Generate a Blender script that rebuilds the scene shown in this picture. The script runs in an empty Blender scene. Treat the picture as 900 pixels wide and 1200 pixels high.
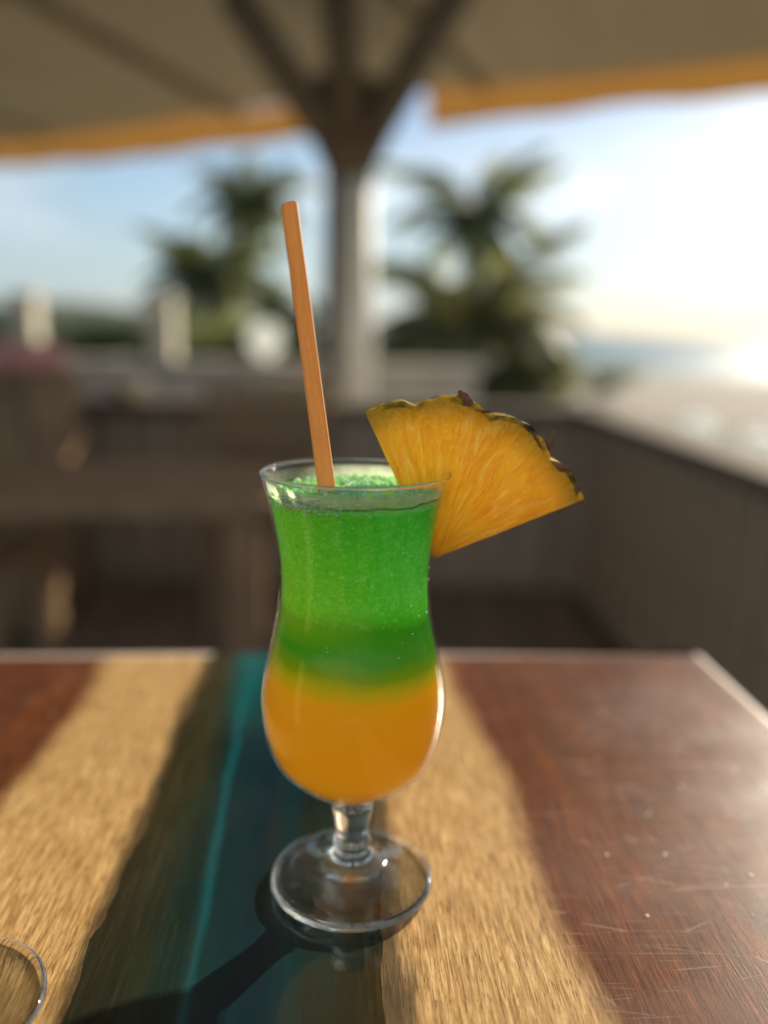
import bpy, bmesh, math, random
from math import sin, cos, radians, pi, sqrt, atan2
from mathutils import Vector, Matrix, Euler, noise
random.seed(7)
S = bpy.context.scene
COL = S.collection

# ------------------------------------------------------------------ camera
CAM_H, PITCH, ROLL, F = 1.011, radians(12), radians(1.0), 1000.0
cam = bpy.data.cameras.new('camera'); co = bpy.data.objects.new('camera', cam); COL.objects.link(co)
co.location = (0, 0, CAM_H)
fw = Vector((0, cos(PITCH), -sin(PITCH))); up0 = Vector((0, sin(PITCH), cos(PITCH))); rt0 = Vector((1, 0, 0))
# the phone was tipped a little, so verticals lean right at the top
rt = rt0 * cos(ROLL) + up0 * sin(ROLL); up = up0 * cos(ROLL) - rt0 * sin(ROLL)
co.rotation_euler = Matrix((rt, up, -fw)).transposed().to_euler()
cam.sensor_fit = 'VERTICAL'; cam.sensor_height = 36; cam.lens = 30
cam.clip_start = 0.02; cam.clip_end = 30000
cam.dof.use_dof = True; cam.dof.focus_distance = 0.353; cam.dof.aperture_fstop = 2.1
S.camera = co

# ------------------------------------------------------------------ light
SUN_AZ, SUN_EL = radians(36), radians(25)       # azimuth to the right of the view direction (+Y)
sd = Vector((sin(SUN_AZ) * cos(SUN_EL), cos(SUN_AZ) * cos(SUN_EL), sin(SUN_EL)))
sun = bpy.data.lights.new('sun', 'SUN'); so = bpy.data.objects.new('sun', sun); COL.objects.link(so)
sun.energy = 5.0; sun.angle = radians(0.5); sun.color = (1.0, 0.88, 0.70)
so.rotation_euler = sd.to_track_quat('Z', 'Y').to_euler(); so.location = (6, 9, 8)
S.view_settings.view_transform = 'Standard'; S.view_settings.look = 'None'
S.view_settings.exposure = 0.70; S.view_settings.gamma = 1
try: S.view_settings.use_curve_mapping = False
except Exception: pass
S.cycles.max_bounces = 16; S.cycles.transmission_bounces = 12; S.cycles.transparent_max_bounces = 24
S.cycles.diffuse_bounces = 5

world = bpy.data.worlds.new('World'); S.world = world; world.use_nodes = True
wt = world.node_tree; wt.nodes.clear()
def WN(t, **k):
    n = wt.nodes.new(t)
    for a, b in k.items(): setattr(n, a, b)
    return n
wo = WN('ShaderNodeOutputWorld'); bg = WN('ShaderNodeBackground')
sky = WN('ShaderNodeTexSky', sky_type='NISHITA'); sky.sun_disc = False
sky.sun_elevation = SUN_EL; sky.sun_rotation = SUN_AZ; sky.dust_density = 0.5; sky.air_density = 1.0; sky.ozone_density = 2.0
tc = WN('ShaderNodeTexCoord'); mp = WN('ShaderNodeMapping'); mp.inputs['Scale'].default_value = (1.0, 1.0, 3.4)
mp.inputs['Location'].default_value = (0.4, 9.0, 4.1)
cn = WN('ShaderNodeTexNoise'); cn.inputs['Scale'].default_value = 2.3; cn.inputs['Detail'].default_value = 6; cn.inputs['Roughness'].default_value = .55
cr = WN('ShaderNodeValToRGB'); cr.color_ramp.elements[0].position = .42; cr.color_ramp.elements[1].position = .60
cs = WN('ShaderNodeMix', data_type='RGBA')
cl = WN('ShaderNodeVectorMath', operation='MULTIPLY_ADD')      # clouds: the sky behind them, brightened and greyed
cl.inputs[1].default_value = (.60, .57, .54); cl.inputs[2].default_value = (4.2, 4.3, 4.5)
L = wt.links
L.new(tc.outputs['Generated'], mp.inputs['Vector']); L.new(mp.outputs[0], cn.inputs['Vector']); L.new(cn.outputs['Fac'], cr.inputs[0])
zs = WN('ShaderNodeSeparateXYZ'); L.new(tc.outputs['Generated'], zs.inputs[0]); zm = WN('ShaderNodeMapRange'); L.new(zs.outputs[2], zm.inputs[0]); zm.inputs[1].default_value = -.01; zm.inputs[2].default_value = .03
ck = WN('ShaderNodeMath', operation='MULTIPLY'); L.new(cr.outputs[0], ck.inputs[0]); L.new(zm.outputs[0], ck.inputs[1]); L.new(ck.outputs[0], cs.inputs[0]); L.new(sky.outputs[0], cs.inputs[6]); cg = WN('ShaderNodeValToRGB'); cg.color_ramp.elements[0].position = .46; cg.color_ramp.elements[0].color = (.46, .46, .46, 1); cg.color_ramp.elements[1].position = .66; cg.color_ramp.elements[1].color = (1.25, 1.2, 1.12, 1)
cm = WN('ShaderNodeVectorMath', operation='MULTIPLY'); L.new(cn.outputs['Fac'], cg.inputs[0]); L.new(cg.outputs[0], cm.inputs[0]); cm.inputs[1].default_value = (4.2, 4.5, 4.9)
L.new(cm.outputs[0], cl.inputs[2]); L.new(sky.outputs[0], cl.inputs[0]); L.new(cl.outputs[0], cs.inputs[7])
hz_ = WN('ShaderNodeMapRange'); L.new(zs.outputs[2], hz_.inputs[0]); hz_.inputs[1].default_value = .15; hz_.inputs[2].default_value = .03; hz_.inputs[3].default_value = 0; hz_.inputs[4].default_value = .75
bank = WN('ShaderNodeVectorMath', operation='MULTIPLY_ADD'); L.new(sky.outputs[0], bank.inputs[0]); bank.inputs[1].default_value = (.34, .38, .44); bank.inputs[2].default_value = (1.7, 2.3, 3.1)   # soft grey-blue cloud bank over the horizon
cb = WN('ShaderNodeMix', data_type='RGBA'); L.new(hz_.outputs[0], cb.inputs[0]); L.new(cs.outputs[2], cb.inputs[6]); L.new(bank.outputs[0], cb.inputs[7])
L.new(cb.outputs[2], bg.inputs['Color']); bg.inputs['Strength'].default_value = 0.075; L.new(bg.outputs[0], wo.inputs[0])

# ------------------------------------------------------------------ helpers
def ray(px, py):
    u = (px - 450) / F; v = -(py - 600) / F
    u2 = u * cos(ROLL) - v * sin(ROLL); v2 = u * sin(ROLL) + v * cos(ROLL)
    return Vector((u2, cos(PITCH) + v2 * sin(PITCH), -sin(PITCH) + v2 * cos(PITCH)))
def at(px, py, Y): r = ray(px, py); return Vector((0, 0, CAM_H)) + r * (Y / r.y)
def atz(px, py, Z): r = ray(px, py); return Vector((0, 0, CAM_H)) + r * ((Z - CAM_H) / r.z)

class NT:
    def __init__(s, name):
        s.m = bpy.data.materials.new(name); s.m.use_nodes = True; s.t = s.m.node_tree; s.t.nodes.clear()
        s.out = s.t.nodes.new('ShaderNodeOutputMaterial')
    def n(s, typ, ins=None, **k):
        nd = s.t.nodes.new('ShaderNode' + typ)
        for a, b in k.items(): setattr(nd, a, b)
        for a, b in (ins or {}).items():
            sock = nd.inputs[a]
            if isinstance(b, bpy.types.NodeSocket): s.t.links.new(b, sock)
            else: sock.default_value = b
        return nd
    def obj(s): return s.n('TexCoord').outputs['Object']
    def map(s, scale, loc=(0, 0, 0), vec=None, rot=(0, 0, 0)):
        return s.n('Mapping', {'Vector': vec or s.obj(), 'Scale': scale, 'Location': loc, 'Rotation': rot}).outputs[0]
    def noise(s, vec, scale=1, detail=4, rough=.5, dist=0):
        return s.n('TexNoise', {'Vector': vec, 'Scale': scale, 'Detail': detail, 'Roughness': rough, 'Distortion': dist}).outputs['Fac']
    def ramp(s, fac, stops, interp='LINEAR'):
        r = s.n('ValToRGB', {'Fac': fac}); cr = r.color_ramp; cr.interpolation = interp
        while len(cr.elements) < len(stops): cr.elements.new(0.5)
        for e, (p, c) in zip(cr.elements, stops):
            e.position = p; e.color = (*c, 1) if len(c) == 3 else c
        return r.outputs[0]
    def mixc(s, fac, a, b, blend='MIX'):
        f = lambda c: (*c, 1) if isinstance(c, tuple) and len(c) == 3 else c
        return s.n('Mix', {0: fac, 6: f(a), 7: f(b)}, data_type='RGBA', blend_type=blend).outputs[2]
    def math(s, op, a, b=0.0, c=0.0, clamp=False):
        return s.n('Math', {0: a, 1: b, 2: c}, operation=op, use_clamp=clamp).outputs[0]
    def mr(s, v, a, b, c=0, d=1): return s.n('MapRange', {0: v, 1: a, 2: b, 3: c, 4: d}).outputs[0]
    def bump(s, h, strength=.5, dist=.001, normal=None):
        i = {'Height': h, 'Strength': strength, 'Distance': dist}
        if normal: i['Normal'] = normal
        return s.n('Bump', i).outputs[0]
    def pr(s, **k): return s.n('BsdfPrincipled', {a.replace('_', ' '): b for a, b in k.items()}).outputs[0]
    def mixs(s, f, a, b): return s.n('MixShader', {0: f, 1: a, 2: b}).outputs[0]
    def end(s, sh): s.t.links.new(sh, s.out.inputs['Surface']); return s.m
def C3(r, g, b): return (r, g, b, 1)

def simple(name, c, rough=.6, var=.25, scale=8, bump=.0, coat=0, metallic=0, spec=.5, stretch=(1, 1, 1)):
    t = NT(name); v = t.map(stretch)
    f = t.noise(v, scale, 5, .6)
    d = tuple(x * (1 - var) for x in c); l = tuple(min(1, x * (1 + var)) for x in c)
    col = t.ramp(f, [(.3, d), (.7, l)])
    k = dict(Base_Color=col, Roughness=rough, Coat_Weight=coat, Metallic=metallic, Specular_IOR_Level=spec)
    if bump: k['Normal'] = t.bump(t.noise(v, scale * 4, 5, .6), .6, bump)
    return t.end(t.pr(**k))

def leafmat(name, c, tr=.58):
    t = NT(name)
    f = t.noise(t.map((1, 1, 1)), 2.2, 4, .6)
    col = t.ramp(f, [(.3, tuple(x * .65 for x in c)), (.7, tuple(x * 1.4 for x in c))])
    a = t.pr(Base_Color=col, Roughness=.45)
    b = t.n('BsdfTranslucent', {'Color': t.mixc(.7, col, (.34, .36, .10))}).outputs[0]
    return t.end(t.mixs(tr, a, b))

def tag(o, label=None, cat=None, group=None, kind=None):
    if label: o['label'] = label
    if cat: o['category'] = cat
    if group: o['group'] = group
    if kind: o['kind'] = kind
    return o
def mesh(name, bm, mat, parent=None, smooth=False, keep=True):
    me = bpy.data.meshes.new(name); bm.to_mesh(me); bm.free()
    if smooth: me.polygons.foreach_set('use_smooth', [True] * len(me.polygons))
    me.materials.append(mat)
    o = bpy.data.objects.new(name, me); COL.objects.link(o); o.parent = parent
    return o
def inst(name, me, parent=None, loc=(0, 0, 0), rot=(0, 0, 0), scale=(1, 1, 1)):
    o = bpy.data.objects.new(name, me); COL.objects.link(o); o.parent = parent
    o.location = loc; o.rotation_euler = rot; o.scale = scale
    return o
def empty(name, loc=(0, 0, 0), rz=0, **k):
    o = bpy.data.objects.new(name, None); COL.objects.link(o); o.location = loc; o.rotation_euler = (0, 0, rz)
    o.empty_display_size = .1
    return tag(o, **k)
def copy_tree(o, parent=None):
    c = o.copy(); COL.objects.link(c); c.parent = parent
    for ch in list(o.children): copy_tree(ch, c)
    return c
def box(bm, c, s, rot=None, bev=0):
    r = bmesh.ops.create_cube(bm, size=1)['verts']
    M = Matrix.Translation(c) @ (rot.to_4x4() if rot else Matrix.Identity(4)) @ Matrix.Diagonal((*s, 1))
    bmesh.ops.transform(bm, matrix=M, verts=r)
    if bev:
        es = list({e for v in r for e in v.link_edges})
        bmesh.ops.bevel(bm, geom=es, offset=bev, segments=2, affect='EDGES', profile=.5)
def beam(bm, a, b, w, d=None, bev=0):
    a, b = Vector(a), Vector(b); v = b - a
    q = v.to_track_quat('Z', 'Y').to_matrix()
    box(bm, (a + b) / 2, (w, d or w, v.length), q, bev)
def tube(bm, pts, rad, seg=10, caps=True):
    rings = []
    for i, p in enumerate(pts):
        p = Vector(p); a = Vector(pts[max(0, i - 1)]); b = Vector(pts[min(len(pts) - 1, i + 1)])
        q = (b - a).to_track_quat('Z', 'Y'); r = rad[i] if isinstance(rad, (list, tuple)) else rad
        rings.append([bm.verts.new(p + q @ Vector((r * cos(2 * pi * k / seg), r * sin(2 * pi * k / seg), 0))) for k in range(seg)])
    for A, B in zip(rings, rings[1:]):
        for k in range(seg): bm.faces.new((A[k], A[(k + 1) % seg], B[(k + 1) % seg], B[k]))
    if caps: bm.faces.new(rings[0][::-1]); bm.faces.new(rings[-1])
def catmull(pts, n=6):
    out = []
    for i in range(len(pts) - 1):
        p0 = pts[max(i - 1, 0)]; p1 = pts[i]; p2 = pts[i + 1]; p3 = pts[min(i + 2, len(pts) - 1)]
        for k in range(n):
            t = k / n
            out.append(tuple(.5 * ((2 * b) + (c - a) * t + (2 * a - 5 * b + 4 * c - d) * t * t + (-a + 3 * b - 3 * c + d) * t ** 3) for a, b, c, d in zip(p0, p1, p2, p3)))
    out.append(tuple(pts[-1])); return out
def lathe(bm, prof, seg=128, close=False, wob=None):
    rings = []
    for r, z in prof:
        if r < 1e-5: rings.append([bm.verts.new((0, 0, z))])
        else:
            rings.append([bm.verts.new((r * cos(2 * pi * k / seg), r * sin(2 * pi * k / seg), z + (wob(r, 2 * pi * k / seg) if wob else 0))) for k in range(seg)])
    pairs = list(zip(rings, rings[1:]))
    if close: pairs.append((rings[-1], rings[0]))
    for A, B in pairs:
        for k in range(seg):
            k2 = (k + 1) % seg
            if len(A) == 1 and len(B) == 1: continue
            if len(A) == 1: bm.faces.new((A[0], B[k2], B[k]))
            elif len(B) == 1: bm.faces.new((A[k], A[k2], B[0]))
            else: bm.faces.new((A[k], A[k2], B[k2], B[k]))
    bmesh.ops.recalc_face_normals(bm, faces=bm.faces)

# ================================================================== SETTING: terrain, sea
SEA_Z = -3.0
def ground_z(x, y):
    u = x * sin(radians(50)) + y * cos(radians(50))
    t = max(0, u - 9)
    z = -0.45 - t * .036
    z += .10 * noise.noise(Vector((x * .15, y * .15, 0))) * min(1, t / 6)
    return max(z, -9)
t = NT('ground_cover'); v = t.obj()
f = t.noise(t.map((1, 1, 1)), .35, 6, .65)
sand = t.ramp(t.noise(v, 9, 6, .7), [(.3, (.17, .145, .11)), (.7, (.27, .235, .18))])
grass = t.ramp(t.noise(v, 14, 6, .7), [(.3, (.035, .05, .015)), (.7, (.10, .12, .035))])
xyz = t.n('SeparateXYZ', {0: v})
u_ = t.math('ADD', t.math('MULTIPLY', xyz.outputs[0], .766), t.math('MULTIPLY', xyz.outputs[1], .643))
lim = t.mr(t.math('ADD', u_, t.math('MULTIPLY', f, 14)), 19, 23)
gm = t.end(t.pr(Base_Color=t.mixc(lim, grass, sand), Roughness=.9, Normal=t.bump(t.noise(v, 30, 5, .7), .6, .04)))
bm = bmesh.new(); xs = [-400, -200, -100] + [-60 + 3 * i for i in range(50)] + [120, 180, 300]; ys = [-60, -30] + [-15 + 3 * i for i in range(50)] + [160, 220, 400]
g = [[bm.verts.new((x, y, ground_z(x, y))) for x in xs] for y in ys]
for j in range(len(ys) - 1):
    for i in range(len(xs) - 1): bm.faces.new((g[j][i], g[j][i + 1], g[j + 1][i + 1], g[j + 1][i]))
tag(mesh('ground', bm, gm, smooth=True), 'sandy ground running from the terrace down to the beach', kind='structure')

t = NT('sea_water'); v = t.obj()
w = t.math('ADD', t.noise(t.map((.25, .5, 1)), 1.0, 6, .65), t.math('MULTIPLY', t.noise(t.map((2, 3, 1)), 1.0, 4, .6), .3))
wm = t.end(t.pr(Base_Color=C3(.03, .10, .12), Roughness=.34, IOR=1.33, Normal=t.bump(w, .9, .5)))
bm = bmesh.new(); r = 9000
vs = [bm.verts.new(p) for p in ((-r, -r, SEA_Z), (r, -r, SEA_Z), (r, 2 * r, SEA_Z), (-r, 2 * r, SEA_Z))]; bm.faces.new(vs)
tag(mesh('sea', bm, wm), 'calm sea glittering under the low sun', kind='structure')

# distant wooded shore at the left
def hill(name, y0, x0, x1, h, label, mat, seed):
    bm = bmesh.new(); n = 120; rows = []
    for j in range(9):
        row = []
        for i in range(n + 1):
            x = x0 + (x1 - x0) * i / n; e = min(1, min(i, n - i) / 18)
            hh = h * (.72 + .35 * noise.noise(Vector((x * .02, seed, 0))) + .12 * noise.noise(Vector((x * .15, seed, j * .4))))
            s_ = sin(pi * j / 8) ** .6 if 0 < j < 8 else 0
            row.append(bm.verts.new((x, y0 + j * h * .8 + 2 * noise.noise(Vector((x * .1, j, seed))), -3.4 + (hh * e + .4) * s_)))
        rows.append(row)
    for A, B in zip(rows, rows[1:]):
        for i in range(n): bm.faces.new((A[i], A[i + 1], B[i + 1], B[i]))
    return tag(mesh(name, bm, mat, smooth=True), label, kind='structure')
hm = simple('distant_woods', (.055, .075, .035), .95, .5, .25, .3)
hill('hillside', 150, -330, 16, 9.5, 'low wooded shore far behind the terrace at the left', hm, 3.3)

# ================================================================== deck of the terrace
DX0, DX1, DY0, DY1 = -4.6, 3.4, -2.2, 7.3
t = NT('deck_wood'); v = t.map((1, 1, 1))
g1 = t.noise(t.map((40, 2.5, 40)), 1, 5, .6)
col = t.ramp(g1, [(.3, (.20, .145, .095)), (.7, (.38, .29, .20))])
rnd = t.n('ObjectInfo').outputs['Random']
col = t.mixc(t.mr(rnd, 0, 1, .0, .45), col, (.07, .05, .035))
deckm = t.end(t.pr(Base_Color=col, Roughness=.55, Normal=t.bump(g1, .4, .002)))
darkm = simple('terrace_underside', (.02, .016, .012), .9, .3)
bm = bmesh.new(); box(bm, ((DX0 + DX1) / 2, (DY0 + DY1) / 2, -.30), (DX1 - DX0, DY1 - DY0, .52))
deck = tag(mesh('deck', bm, darkm), 'dark timber terrace floor under the roof', kind='structure')
bm = bmesh.new(); box(bm, (0, 0, 0), (.134, DY1 - DY0, .03), bev=.004)
pm = bpy.data.meshes.new('plank'); bm.to_mesh(pm); bm.free(); pm.materials.append(deckm)
x = DX0 + .07
while x < DX1 - .06:
    inst('plank', pm, deck, (x, (DY0 + DY1) / 2, -.018)); x += .14

# ================================================================== parapet (low dark wall) around the seating
bmat = simple('parapet_timber', (.46, .34, .22), .8, .35, 3, .002, stretch=(8, 8, .7))
capm = simple('parapet_cap', (.15, .12, .09), .8, .25, 3, .001, stretch=(1, 8, 8), spec=.1)
def parapet(a, b, h, label, corner=False, cap_w=.16):
    a, b = Vector((*a, 0)), Vector((*b, 0)); d = b - a; L_ = d.length; ang = atan2(d.y, d.x)
    root = empty('timber_parapet', a, ang, label=label, cat='low wall')
    n = int(L_ / .15); w = L_ / n
    bm = bmesh.new(); box(bm, (0, 0, (h - .03) / 2), (w - .003, .03, h - .03), bev=.003)
    me = bpy.data.meshes.new('board'); bm.to_mesh(me); bm.free(); me.materials.append(bmat)
    for i in range(n): inst('board', me, root, (w * (i + .5), 0, 0))
    bm = bmesh.new(); box(bm, (L_ / 2, 0, h - .005), (L_ + .10, cap_w, .045), bev=.006); mesh('cap_rail', bm, capm, root)
    bm = bmesh.new(); box(bm, (L_ / 2, -.03, .10), (L_, .022, .09), bev=.002); mesh('skirting', bm, bmat, root)
    if corner:
        bm = bmesh.new(); box(bm, (L_ + .03, 0, (h - .032) / 2), (.17, .16, h - .032), bev=.006); mesh('corner_post', bm, bmat, root)
    return root
parapet((-2.6, 3.35), (.78, 3.35), .715, 'brown boarded low wall crossing behind the table below the pale wall', True)
parapet((.80, 3.27), (.92, -.6), .72, 'brown boarded low wall at the right running towards the camera')

# ================================================================== pale masonry wall with square posts further back
pale = simple('pale_render', (.46, .44, .39), .75, .15, 5, .002)
root = empty('pale_garden_wall', (-3.6, 6.3, 0), 0, label='pale grey rendered wall with square posts behind the dark low wall', cat='wall')
bm = bmesh.new(); box(bm, (1.9, 0, .30), (4.7, .22, .84), bev=.01); mesh('wall_body', bm, pale, root)
bm = bmesh.new(); box(bm, (1.9, 0, .75), (4.8, .30, .06), bev=.01); mesh('coping', bm, pale, root)
pm0 = None
for px in (34, 193):
    P = at(px, 420, 6.3)
    if pm0 is None:
        bm = bmesh.new(); box(bm, (0, 0, .21), (.17, .17, .42), bev=.01); box(bm, (0, 0, .435), (.21, .21, .03), bev=.006)
        p_ = mesh('wall_post', bm, simple('post_paint', (.62, .58, .47), .7, .12, 5), root); pm0 = p_.data; p_.location = (P.x + 3.6, 0, .78)
    else: inst('wall_post', pm0, root, (P.x + 3.6, 0, .78))

# ================================================================== roof of the terrace
A = at(-40, 199, 8.7); 
def edge_pt(px, py, z): r = ray(px, py); return Vector((0, 0, CAM_H)) + r * ((z - CAM_H) / r.z)
RZ = 2.51
E0 = edge_pt(-60, 200, RZ); E1 = edge_pt(905, 108, RZ)
ed = (E1 - E0); ed.z = 0; en = Vector((-ed.y, ed.x, 0)).normalized(); ed_n = ed.normalized()      # en points away from us
rlen = ed.length + 3.35
O = E1 + ed_n * .35 - ed_n * rlen                    # left end of the eave
t = NT('canopy_canvas')
v = t.map((1, 1, 1)); fc = t.noise(t.map((3, .6, 1)), 1, 4, .5)
c_ = t.ramp(fc, [(.3, (.55, .49, .38)), (.7, (.70, .64, .52))])
canv = t.end(t.mixs(.27, t.pr(Base_Color=c_, Roughness=.85), t.n('BsdfTranslucent', {'Color': C3(.52, .48, .40)}).outputs[0]))
t = NT('valance_canvas')
wv = t.noise(t.map((14, 1, 1)), 1, 3, .5)
canv2 = t.end(t.mixs(.42, t.pr(Base_Color=t.ramp(wv, [(.3, (.50, .35, .16)), (.7, (.62, .45, .22))]), Roughness=.8), t.n('BsdfTranslucent', {'Color': C3(.74, .52, .22)}).outputs[0]))
beamm = simple('roof_timber', (.15, .12, .09), .7, .35, 2, .003, stretch=(6, 6, 1))
paleb = simple('painted_rafter', (.34, .30, .23), .8, .2, 2, spec=.1)
roof = empty('terrace_roof', (O.x, O.y, 0), atan2(ed.y, ed.x), label='sloping canvas terrace roof with orange valance and timber beams', cat='roof')
# local frame: x along the eave to the right, -y towards us
H0 = RZ + .22
def rz(y, x=0): return H0 + (-y) * .10 + .03 * sin(x * 1.1)
bm = bmesh.new(); nx, ny = 48, 30
gr = [[bm.verts.new((rlen * i / nx, -9.0 * j / ny, rz(-9.0 * j / ny, rlen * i / nx) + .03 * sin(pi * ((9 * j / ny) % 2.2) / 2.2) * -1)) for i in range(nx + 1)] for j in range(ny + 1)]
for j in range(ny):
    for i in range(nx): bm.faces.new((gr[j][i], gr[j][i + 1], gr[j + 1][i + 1], gr[j + 1][i]))
r_ = bmesh.ops.extrude_face_region(bm, geom=bm.faces[:])
bmesh.ops.translate(bm, vec=(0, 0, .006), verts=[q for q in r_['geom'] if isinstance(q, bmesh.types.BMVert)])
bmesh.ops.recalc_face_normals(bm, faces=bm.faces)
mesh('canopy', bm, canv, roof, smooth=True)
bm = bmesh.new(); n = 160
def vz(x): return RZ + .012 * sin(x * 2.1) + .008 * sin(x * 7.3)
def along(px, py):
    q = edge_pt(px, py, RZ) - O; q.z = 0; return q.dot(ed_n)
for xa, xb, drop in ((0.0, along(385, 152), .02), (along(490, 142), rlen, 0)):
    bm = bmesh.new(); ra = []
    for i in range(n + 1):
        x = xa + (xb - xa) * i / n; wy = .012 + .012 * sin(x * 5) + .008 * sin(x * 13.1); zb = vz(x) - drop
        ra.append([bm.verts.new((x, .02, H0 + .02)), bm.verts.new((x, .02 + wy * .5, (H0 + RZ) / 2)), bm.verts.new((x, .02 + wy, zb)), bm.verts.new((x, .026 + wy, zb)), bm.verts.new((x, .026 + wy * .5, (H0 + RZ) / 2)), bm.verts.new((x, .026, H0 + .02))])
    for p_, q_ in zip(ra, ra[1:]):
        for k in range(6): bm.faces.new((p_[k], q_[k], q_[(k + 1) % 6], p_[(k + 1) % 6]))
    bm.faces.new(ra[0][::-1]); bm.faces.new(ra[-1])
    bmesh.ops.recalc_face_normals(bm, faces=bm.faces)
    mesh('valance', bm, canv2, roof, smooth=True)
for yy, w_ in ((-2.6, .16), (-4.6, .16), (-6.8, .16)):
    bm = bmesh.new(); box(bm, (rlen / 2, yy, rz(yy) - .075 - w_ / 2), (rlen - .1, w_, w_), bev=.006); mesh('beam', bm, paleb, roof)
bm = bmesh.new()
for k in range(6):
    x = rlen - .12 - k * 2.1
    if x < .1: break
    if k == 0: beam(bm, (x, -.1, rz(-.1) - .055), (x, -8.9, rz(-8.9) - .055), .05, .07, .004); rm_ = mesh('rafter', bm, paleb, roof)
    else: inst('rafter', rm_.data, roof, (-k * 2.1, 0, 0))

# the post that carries the roof, with its braces
PY = 5.6
pb = at(411, 480, PY)
pc = simple('post_white', (.93, .86, .72), .6, .14, 2.5, .003, stretch=(4, 4, .8))
post = empty('roof_post', (pb.x, PY, 0), 0, label='weathered roof post splitting into dark diagonal braces under the roof', cat='post')
bm = bmesh.new(); tube(bm, [(.03, 0, 0), (.03, 0, 1.0), (.03, 0, 1.98)], [.115, .108, .10], 24); mesh('post_shaft', bm, pc, post, smooth=True)
bm = bmesh.new(); beam(bm, (-.135, .02, 0), (-.125, .02, 2.1), .075, .1, .008); mesh('side_timber', bm, simple('side_timber_wood', (.07, .05, .035), .85, .3, 4, spec=.1), post)
bm = bmesh.new(); tube(bm, [(-.02, -.02, 1.94), (-.02, -.04, 2.12), (-.01, -.06, 2.3), (0, -.08, 2.47)], [.14, .24, .29, .25], 16); mesh('post_head', bm, beamm, post, smooth=True)
for (ax, ay, az, bx_, by_, bz) in ((-.08, -.05, 2.08, *(at(292, 20, 4.6) - Vector((pb.x, PY, 0)))), (-.02, -.08, 2.1, *(at(398, 10, 4.7) - Vector((pb.x, PY, 0)))), (.05, -.05, 2.08, *(at(520, 10, 4.6) - Vector((pb.x, PY, 0))))):
    bm = bmesh.new(); a = Vector((ax, ay, az)); b = Vector((bx_, by_, bz)); tube(bm, [a, a.lerp(b, .5) + Vector((0, .0, -.02)), b.lerp(a, -.12)], [.115, .10, .09], 12); mesh('brace', bm, beamm, post, smooth=True)

# ================================================================== furniture in the shade
chm = simple('dark_stained_wood', (.32, .205, .115), .85, .35, 4, .001, stretch=(6, 6, 1), spec=.1)
chm2 = simple('worn_brown_wood', (.42, .30, .17), .6, .3, 4, .001, stretch=(6, 6, 1))
def make_chair():
    root = empty('wooden_chair')
    bm = bmesh.new(); box(bm, (0, 0, .445), (.46, .44, .03), bev=.008); mesh('seat', bm, chm, root)
    for sx in (-1, 1):
        bm = bmesh.new(); beam(bm, (sx * .2, -.19, 0), (sx * .2, -.19, .43), .045, bev=.004); mesh('leg', bm, chm, root)
        bm = bmesh.new(); beam(bm, (sx * .2, .20, 0), (sx * .2, .20, .43), .045, bev=.004); mesh('leg', bm, chm, root)
        bm = bmesh.new(); beam(bm, (sx * .2, .205, .46), (sx * .212, .255, .80), .04, bev=.004); mesh('back_post', bm, chm, root)
    bm = bmesh.new(); beam(bm, (-.25, .26, .815), (.25, .26, .815), .07, .03, .008); mesh('top_rail', bm, chm2, root)
    bm = bmesh.new(); beam(bm, (-.2, .225, .56), (.2, .225, .56), .05, .02, .004); mesh('lower_rail', bm, chm, root)
    sm = None
    for k in range(5):
        x = -.14 + .07 * k
        if sm is None: bm = bmesh.new(); beam(bm, (0, .23, .585), (0, .25, .79), .062, .012, .002); q = mesh('slat', bm, chm, root); sm = q.data; q.location.x = x
        else: inst('slat', sm, root, (x, 0, 0))
    return root
c0 = make_chair(); GR = 'wooden chairs standing in the shade of the terrace'
spots = [(-1.12, 2.05, 1.5, 'dark slatted chair drawn up to the left side of the dark square table'),
         (-.40, 2.95, .15, 'dark slatted chair with its back against the low wall, behind the dark square table'),
         ]
for i, (x, y, a, lb) in enumerate(spots):
    c = c0 if i == 0 else copy_tree(c0)
    c.location = (x, y, 0); c.rotation_euler.z = a; tag(c, lb, 'chair', GR)
# tall box-like bar cabinet at the far left, with a red cushion on it
cab = empty('bar_cabinet', (-1.47, 2.85, 0), .03, label='tall dark wooden cabinet at the left edge carrying a faded red cushion', cat='cabinet')
bm = bmesh.new(); box(bm, (0, 0, .42), (.76, .46, .80), bev=.008); mesh('cabinet_body', bm, chm, cab)
for sx in (-.18, .18):
    bm = bmesh.new(); box(bm, (sx, -.24, .42), (.34, .02, .70), bev=.004); d = mesh('cabinet_door', bm, chm, cab)
    bm = bmesh.new(); tube(bm, [(sx - .12 * (1 if sx > 0 else -1), -.265, .40), (sx - .12 * (1 if sx > 0 else -1), -.265, .52)], .008, 8); mesh('door_handle', bm, simple('steel', (.4, .4, .4), .3, .05, metallic=1), d)
bm = bmesh.new(); box(bm, (0, 0, .835), (.82, .52, .035), bev=.006); mesh('cabinet_top', bm, chm, cab)
bm = bmesh.new(); box(bm, (0, 0, 0), (.62, .40, .10), bev=.04)
cu = mesh('seat_cushion', bm, simple('red_cloth', (.62, .28, .23), .9, .2, 12), smooth=True); cu.location = (-1.42, 2.85, .9035)
tag(cu, 'faded red cushion lying on the dark cabinet at the left edge', 'cushion')
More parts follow.
